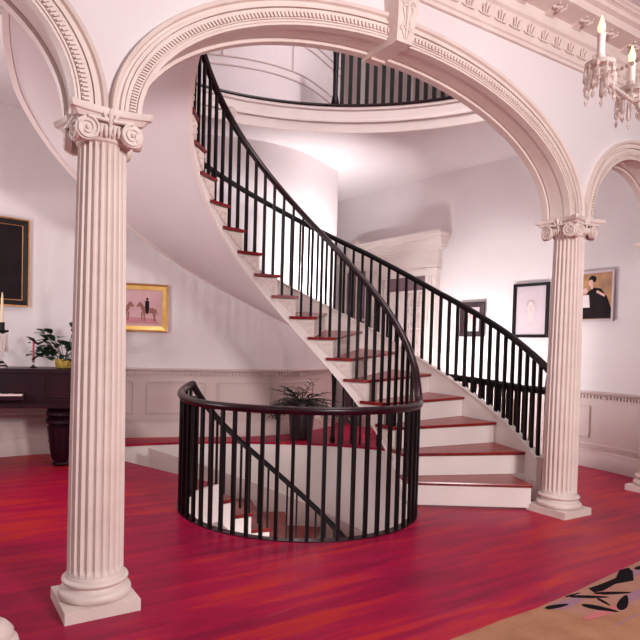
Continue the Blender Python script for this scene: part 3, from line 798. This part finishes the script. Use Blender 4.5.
def canvas(r, W_, H_, ins, m, name='canvas', y=-.012):
    b = B(); b.box((0, y / 2, H_ / 2), (W_ - 2 * ins, -y, H_ - 2 * ins)); global CV
    CV = obj(name, b, m, r, smooth=0); return CV
def blob(b, cx_, cz, rx, rz, y, n=18, d=.0012):
    b.prism([(cx_ + rx * cos(2 * pi * i / n), cz + rz * sin(2 * pi * i / n)) for i in range(n)], lambda x, z: (x, y, z), lambda x, z: (x, y - d, z)); return b
def poly(b, pts, y, d=.0012): b.prism(pts, lambda x, z: (x, y, z), lambda x, z: (x, y - d, z)); return b
# horsemen
r, W_, H_ = picture('painting', 'painting of two horse riders in a bright gold frame above the wainscot', (-2.70, 8.67), (-1.83, 8.93), 1.77, 2.475, [('frame', 'darkgold', 0, .03, .05), ('gilt_moulding', 'gold', .025, .085, .04)])
canvas(r, W_, H_, .08, 'canvas_pink')
b = B(); poly(b, [(-.34, .13), (.33, .12), (.28, .20), (-.3, .22)], -.0125); obj('painted_ground', b, 'rose', CV, smooth=0)
b = B()
for hx, fl in ((.16, -1), (-.20, 1)):
    def h(x, z): return (hx + fl * x, z)
    poly(b, [h(-.13, .33), h(-.07, .36), h(.03, .35), h(.07, .40), h(.10, .44), h(.13, .43), h(.165, .375), h(.15, .36), h(.115, .375), h(.09, .32), h(.06, .27), h(-.08, .28), h(-.13, .29)][::fl], -.0137)
    for x, lx in ((-.12, -.10), (-.085, -.125), (.045, .03), (.075, .07)): poly(b, [h(x, .29), h(x + .025, .29), h(lx + .014, .16), h(lx, .16)][::fl], -.0137)
    poly(b, [h(-.13, .32), h(-.155, .25), h(-.145, .25), h(-.12, .31)][::fl], -.0137)
obj('painted_horse', b, 'sepia', CV, smooth=0)
b = B()
for hx in (.15, -.19): blob(b, hx, .485, .016, .020, -.015); poly(b, [(hx - .028, .46), (hx + .028, .46), (hx + .03, .36), (hx + .012, .26), (hx - .012, .27), (hx - .03, .37)], -.015)
obj('painted_rider', b, 'canvas_dark', CV, smooth=0)
# dark framed picture over the piano
r, W_, H_ = picture('painting', 'large dark painting in a black and gold frame hanging above the piano', (-4.30, 7.70), (-3.64, 8.275), 2.06, 3.25, [('frame', 'darkgold', 0, .025, .05), ('black_moulding', 'black', .02, .085, .045), ('gilt_slip', 'darkgold', .08, .094, .03)])
canvas(r, W_, H_, .095, 'canvas_dark')
b = B(); blob(b, -.12, .62, .07, .10, -.0125); obj('painted_face', b, 'sepia', CV, smooth=0)
# portraits by the stair
r, W_, H_ = picture('painting', 'small dark wood framed portrait half hidden behind the stair rail', (2.985, 10.37), (3.285, 10.01), 1.86, 2.45, [('frame', 'mahogany', 0, .09, .04)])
canvas(r, W_, H_, .085, 'mount'); b = B(); blob(b, 0, .33, .05, .07, -.0125); obj('painted_face', b, 'skin', CV, smooth=0)
b = B(); poly(b, [(-.10, .10), (.10, .10), (.07, .24), (0, .27), (-.07, .24)], -.0125); obj('painted_collar', b, 'paintwhite', CV, smooth=0)
b = B(); blob(b, 0, .375, .055, .045, -.0122); obj('painted_hair', b, 'sepia', CV, smooth=0)
r, W_, H_ = picture('painting', 'black framed pale portrait drawing of a woman left of the right column', (3.615, 9.603), (3.97, 9.12), 1.85, 2.70, [('frame', 'black', 0, .045, .04)])
canvas(r, W_, H_, .04, 'mount')
b = B(); poly(b, [(-.045, .24), (.04, .24), (.05, .42), (-.05, .42)], -.0125); blob(b, 0, .47, .058, .095, -.0127); obj('painted_face', b, 'paleskin', CV, smooth=0)
b = B(); blob(b, 0, .555, .064, .04, -.0125, d=.001); blob(b, -.055, .52, .016, .04, -.0125, d=.001); blob(b, .055, .52, .016, .04, -.0125, d=.001); obj('painted_hair', b, 'grayhair', CV, smooth=0)
b = B(); blob(b, -.024, .495, .012, .006, -.0145); blob(b, .024, .495, .012, .006, -.0145); blob(b, 0, .425, .018, .005, -.0145); blob(b, 0, .455, .007, .012, -.0145); obj('painted_feature', b, 'rose', CV, smooth=0)
# mother and child
r, W_, H_ = picture('painting', 'painting of a dark dressed woman holding a child, right of the right column', (4.19, 8.75), (4.47, 8.21), 2.08, 2.79, [('frame', 'mount', 0, .03, .03)])
canvas(r, W_, H_, .026, 'ochre')
b = B(); poly(b, [(-.27, .04), (.27, .04), (.27, .16), (.20, .34), (.10, .46), (-.02, .48), (-.10, .42), (-.16, .30), (-.27, .22)], -.0125); blob(b, -.03, .60, .06, .05, -.0125); obj('painted_dress', b, 'canvas_dark', CV, smooth=0)
b = B(); blob(b, -.055, .55, .035, .045, -.0142); blob(b, -.14, .44, .04, .042, -.0142); poly(b, [(-.06, .51), (-.02, .51), (-.02, .46), (-.05, .46)], -.0142); poly(b, [(.05, .44), (.17, .37), (.16, .34), (.03, .41)], -.0142); obj('painted_skin', b, 'skin', CV, smooth=0)
b = B(); poly(b, [(-.22, .2), (-.06, .2), (-.08, .38), (-.19, .38)], -.0142); obj('painted_child', b, 'paintwhite', CV, smooth=0)

# ------------------------------------------------------------------ square piano
PR = .30
po = thing('piano', 'dark red wooden square piano against the left wall with open keyboard', 'piano', (-3.02, 7.60, 0), PR)
# local x along the case (right end at +.55), -y towards the viewer
b = B(); b.box((-.45, .12, .98), (1.9, .62, .42)); b.box((.40, -.02, 1.05), (.2, .34, .28)); obj('case', b, 'piano', po, smooth=0)
b = B(); b.box((-.45, .11, 1.212), (1.96, .68, .035)); b.box((-.45, .11, 1.24), (1.9, .62, .022)); obj('lid', b, 'piano', po, smooth=0)
b = B(); b.box((-.45, -.21, .79), (1.94, .06, .05)); b.box((-.45, -.20, .86), (1.90, .02, .03)); b.box((.22, -.20, 1.03), (.55, .03, .28)); obj('front_moulding', b, 'mahogany', po, smooth=0)
b = B(); b.box((-.72, -.27, .90), (.86, .16, .05)); obj('key_bed', b, 'piano', po, smooth=0)
b = B(); b.box((-.72, -.27, .935), (.82, .13, .022)); kb = obj('keyboard', b, 'keys', po, smooth=0)
for i in range(20):
    if i % 7 not in (2, 6): b = B(); b.box((-1.12 + i * .042, -.24, .952), (.016, .08, .016)); obj('black_key', b, 'black', kb, smooth=0)
lg = None
for x, y in ((.12, .0), (.12, .30), (-1.2, .0), (-1.2, .30)):
    if lg is None:
        b = B(); b.lathe([(.05, 0), (.10, .01), (.12, .03), (.09, .06), (.12, .10), (.14, .22), (.165, .42), (.18, .50), (.15, .53), (.195, .56), (.195, .60), (.15, .63), (.19, .66), (.19, .70), (.15, .72), (.2, .75), (.2, .78)], 12); lg = obj('leg', b, 'piano', po, loc=(x, y, 0), smooth=30)
    else: copy_part(lg, po, (x, y, 0))
b = B(); b.tube([(-1.05, .1, .76), (-1.1, .05, .4), (-1.08, -.05, .14)], .02, 8); b.tube([(-.85, .1, .76), (-.8, .05, .4), (-.82, -.05, .14)], .02, 8); b.box((-.95, -.02, .13), (.36, .14, .04)); obj('pedal_lyre', b, 'piano', po, smooth=30)
def on_piano(x, y, z=1.251):
    v = Matrix.Rotation(PR, 3, 'Z') @ Vector((x, y, 0)); return (-3.02 + v.x, 7.60 + v.y, z)

def leafy(b, base, tip, wd, droop=.3, n=6):
    base = Vector(base); tip = Vector(tip); ax = tip - base; side = ax.cross(Vector((0, 0, 1)));
    if side.length < 1e-4: side = Vector((1, 0, 0))
    side.normalize(); L_ = ax.length; top = []; rows = []
    for i in range(n + 1):
        t = i / n; p = base + ax * t + Vector((0, 0, L_ * droop * (t - t * t) * 1.5)); ww = wd * (sin(pi * min(1, t * .92 + .04)) ** .7) / 2
        rows.append([p - side * ww, p + Vector((0, 0, -.12 * ww)), p + side * ww, p + Vector((0, 0, -.12 * ww - .003))])
    b.strip(rows)
# plant on the piano
pp = thing('potted_plant', 'leafy green plant in a brass planter on the piano, beside the near column', 'plant', on_piano(.14, .06), PR)
b = B(); b.lathe([(.08, 0), (.10, .01), (.115, .05), (.118, .10), (.125, .105), (.125, .12), (.105, .12)], 28); obj('planter', b, 'brass', pp, smooth=40)
b = B(); rr = random.Random(4)
for i in range(20):
    a = rr.uniform(0, 2 * pi); e = rr.uniform(.1, 1.25); Ls = rr.uniform(.18, .52)
    q = Vector((cos(a) * cos(e) * Ls, sin(a) * cos(e) * Ls * .7, .10 + sin(e) * Ls)); b.tube([(0, 0, .09), (q.x * .5, q.y * .5, q.z * .65 + .03), tuple(q)], .004, 5)
    for k in range(4):
        a2 = a + rr.uniform(-1.2, 1.2); e2 = rr.uniform(-.4, .6); L2 = rr.uniform(.13, .20)
        q0 = q * rr.uniform(.65, 1.0) + Vector((0, 0, .02)); leafy(b, q0, q0 + Vector((cos(a2) * cos(e2), sin(a2) * cos(e2), sin(e2))) * L2, rr.uniform(.09, .13))
obj('foliage', b, 'leaf', pp, smooth=40)
# red taper
rc = thing('candlestick', 'slim red taper candle in a clear glass holder on the piano', 'candlestick', on_piano(-.23, .05))
b = B(); b.lathe([(.05, 0), (.055, .008), (.03, .02), (.012, .04), (.018, .07), (.010, .09), (.022, .10), (.022, .12)], 20); obj('holder', b, 'glass', rc, smooth=50)
b = B(); b.lathe([(.012, .10), (.012, .34), (.006, .38), (.002, .385)], 12); obj('candle', b, 'redwax', rc, smooth=50)
# girandole
gi = thing('girandole', 'crystal hung candle holder with a cream taper at the left end of the piano', 'candlestick', on_piano(-.60, .05))
b = B(); b.lathe([(.06, 0), (.07, .01), (.05, .03), (.015, .06), (.025, .12), (.012, .18), (.02, .26), (.012, .30), (.02, .31)], 20); obj('stem', b, 'glass', gi, smooth=50)
b = B(); b.lathe([(.02, .30), (.06, .315), (.065, .33), (.03, .325), (.028, .37), (.03, .40), (.02, .40)], 20)
for i in range(12): a = 2 * pi * i / 12; b.lathe([(.003, -.02), (.010, -.01), (.003, 0)], 6, (.062 * cos(a), .062 * sin(a), .335))
obj('drip_pan', b, 'black', gi, smooth=50)
b = B()
for i in range(10): a = 2 * pi * i / 10; b.lathe([(.001, .13), (.008, .15), (.006, .27), (.002, .31)], 6, (.062 * cos(a), .062 * sin(a), 0))
obj('prism_drop', b, 'crystal', gi, smooth=0)
b = B(); b.lathe([(.014, .39), (.013, .60), (.005, .66), (.001, .665)], 12); obj('candle', b, 'cream', gi, smooth=50)
for q_ in gi.children: q_.data.transform(Matrix.Diagonal((1.15, 1.15, 1.42, 1)))

# palm on the ledge behind the well
pl = thing('potted_palm', 'dark bushy palm in a tall pot on the ledge behind the stairwell', 'plant', (.22, 9.10, .2))
b = B(); b.lathe([(.15, 0), (.17, .02), (.19, .30), (.22, .52), (.235, .54), (.235, .58), (.20, .58), (.19, .54)], 28); obj('pot', b, 'pot', pl, smooth=40)
b = B(); rr = random.Random(9)
for i in range(60):
    a = rr.uniform(0, 2 * pi); e = rr.uniform(-.05, 1.2); L_ = rr.uniform(.4, .75); pts = []
    for k in range(6):
        t = k / 5; pts.append(Vector((cos(a) * cos(e) * L_ * t, sin(a) * cos(e) * L_ * t * .55, .53 + sin(e) * L_ * .75 * t - .16 * t * t)))
    b.tube([tuple(p) for p in pts], .005, 4)
    for k in range(2, 6):
        for sx in (-1, 1):
            d = (pts[k] - pts[k - 1]).normalized(); sd = Vector((-sin(a), cos(a), 0)) * sx
            leafy(b, pts[k], pts[k] + (d * .6 + sd * .8 + Vector((0, 0, -.1))) * .13, .022, n=3)
obj('foliage', b, 'leafdark', pl, smooth=40)

# ------------------------------------------------------------------ chandelier
CH = Vector((1.909, 2.87, 0)); 
ch = thing('chandelier', 'crystal chandelier with lit candle bulbs and hanging prisms at the top right', 'chandelier', (CH.x, CH.y, 3.005))
b = B(); b.lathe([(.01, -.35), (.05, -.30), (.09, -.22), (.05, -.12), (.03, 0), (.06, .08), (.10, .12), (.04, .2), (.025, .5), (.05, .6), (.02, .7), (.008, .72), (.008, 1.85), (.06, 1.87), (.06, 1.89)], 24); obj('stem', b, 'crystal', ch, smooth=50)
ang0 = atan2(3.0 - CH.y, 1.51 - CH.x); arm = cup = cn = fl = pr = None; R_ = .42
for i in range(6):
    a = ang0 + i * pi / 3 * -1
    if arm is None:
        b = B(); b.tube([(.03, 0, -.05), (.15, 0, -.14), (.27, 0, -.15), (.37, 0, -.06), (R_, 0, .02)], [.014, .012, .011, .010, .012], 8)
        arm = obj('arm', b, 'crystal', ch, smooth=50, rz=a)
        b = B(); b.lathe([(.004, -.03), (.02, -.02), (.026, 0), (.066, .012), (.072, .03), (.03, .025), (.024, .03), (.024, .07), (.016, .07)], 20, (R_, 0, .02)); cup = obj('drip_cup', b, 'crystal', arm, smooth=50)
        b = B(); b.lathe([(.019, 0), (.018, .105), (.021, .11), (.021, .12), (.012, .122)], 16, (R_, 0, .075)); cn = obj('candle_sleeve', b, 'sleeve', arm, smooth=40)
        b = B(); b.lathe([(.006, 0), (.017, .018), (.018, .035), (.010, .062), (.002, .088)], 12, (R_, 0, .196)); fl = obj('flame_bulb', b, 'flame', arm, smooth=60)
        b = B()
        for k in range(10):
            t = 2 * pi * k / 10; x, y = R_ + .066 * cos(t), .066 * sin(t); dz = .05 if k % 2 else 0
            b.lathe([(.001, -.035), (.006, -.025), (.006, -.01), (.001, 0)], 6, (x, y, .045)); b.lathe([(.002, -.095 - dz), (.012, -.080 - dz), (.010, -.04), (.003, -.032)], 6, (x, y, .045)); b.lathe([(.001, -.140 - dz), (.009, -.118 - dz), (.002, -.098 - dz)], 6, (x, y, .045))
        pr = obj('prism_drops', b, 'crystal', arm, smooth=0)
    else:
        a_ = copy_part(arm, ch, None, a)
        for q in (cup, cn, fl, pr): copy_part(q, a_)
for i in range(6):            # bead swags between the arms
    b = B(); a, c = ang0 - i * pi / 3, ang0 - (i + 1) * pi / 3
    for k in range(1, 14):
        t = k / 14; x = R_ * (cos(a) * (1 - t) + cos(c) * t); y = R_ * (sin(a) * (1 - t) + sin(c) * t); z = .03 - .30 * t * (1 - t) + .0
        b.lathe([(.001, -.011), (.010, -.005), (.010, .005), (.001, .011)], 6, (x, y, z))
    obj('bead_swag', b, 'crystal', ch, smooth=0)

# ------------------------------------------------------------------ rug in the front room
rg = thing('rug', 'tan rug with a black, pink and mauve foliage band in the bottom right corner', 'rug', (0, 0, 0))
edge = [(.62, 3.02), (.89, 3.22), (1.10, 3.36), (1.3, 3.5), (1.62, 3.70), (2.04, 4.0), (2.35, 4.235), (2.59, 4.44), (2.81, 4.62), (3.3, 5.05), (3.6, 5.1), (4.3, 4.2), (4.3, 1.2), (.62, 1.2)]
b = B(); b.prism(edge, lambda x, y: (x, y, .001), lambda x, y: (x, y, .010)); obj('rug_field', b, 'rug', rg, smooth=0)
# band between the edge and the inner border line, from the leaf-shaped end to the right
e0 = Vector((1.62, 3.70)); ed = Vector((.79, .613)).normalized(); en = Vector((ed.y, -ed.x))
def Rg(u, v, z=.0): v *= .78; p = e0 + ed * u + en * v; return (p.x, p.y, z)
b = B(); b.prism([(0, .0), (.45, .015), (.9, .01), (1.4, .01), (2.0, -.0), (2.3, .1), (2.3, .56), (1.8, .50), (1.2, .47), (.6, .45), (.28, .42), (.12, .30)], lambda u, v: Rg(u, v, .010), lambda u, v: Rg(u, v, .013)); band = obj('pattern_band', b, 'rugband', rg, smooth=0)
def motif(name, m, shapes, z):
    for s_ in shapes:
        b = B(); b.prism(s_, lambda u, v: Rg(u, v, z), lambda u, v: Rg(u, v, z + .0015)); obj(name, b, m, band, smooth=0)
def leafp(u, v, L_, wd, ang):
    o = []
    for i in range(12):
        t = i / 12 * 2 * pi; x = L_ / 2 * cos(t); y = wd / 2 * sin(t) * (1 - .35 * cos(t)); o.append((u + x * cos(ang) - y * sin(ang), v + x * sin(ang) + y * cos(ang)))
    return o
motif('pink_leaf', 'rugpink', [leafp(.3, .36, .5, .07, .15), leafp(.62, .14, .4, .05, -.2), leafp(1.25, .3, .4, .10, .7), leafp(1.7, .2, .3, .1, -.5)], .013)
motif('mauve_leaf', 'rugmauve', [leafp(.22, .1, .36, .10, .1), leafp(.75, .36, .45, .10, .1), leafp(1.15, .12, .5, .09, 0), leafp(1.5, .38, .4, .09, .3)], .0135)
blk = [leafp(.10, .08, .20, .055, .35), leafp(.30, .30, .26, .07, 1.2), leafp(.42, .14, .30, .05, .75), leafp(.52, .36, .30, .07, -.35), leafp(.62, .22, .30, .05, .65), leafp(.42, .26, .14, .03, 1.9),
       [(.52, .12), (.60, .15), (.80, .14), (.98, .20), (1.16, .10), (1.22, .03), (1.10, .01), (1.02, .04), (.92, .08), (.72, .07), (.56, .05)],
       leafp(1.32, .10, .20, .06, .1), leafp(1.42, .24, .24, .06, .9), leafp(1.28, .36, .16, .04, -.5), leafp(1.08, .34, .16, .035, .2), leafp(.88, .38, .14, .035, -.3), leafp(1.6, .10, .22, .08, .3), leafp(1.62, .34, .24, .06, -.6), leafp(1.85, .2, .26, .08, .8), leafp(.36, .04, .16, .02, .2)]
motif('black_leaf', 'rugblack', blk, .014)
b = B(); bp = [(0.15, .0 + .5), (.6, .53), (1.2, .55), (2.0, .60)]
b.prism(bp + [(u, v + .012) for u, v in bp[::-1]], lambda u, v: Rg(u, v, .010), lambda u, v: Rg(u, v, .0125)); obj('border_line', b, 'rugmauve', rg, smooth=0)

# ------------------------------------------------------------------ plan units -> metres
for me in bpy.data.meshes: me.transform(Matrix.Scale(SC, 4))
for o in bpy.data.objects: o.location = o.location * SC
for l in bpy.data.lights:
    l.energy *= SC * SC
    if l.type == 'AREA': l.size *= SC
    else: l.shadow_soft_size *= SC
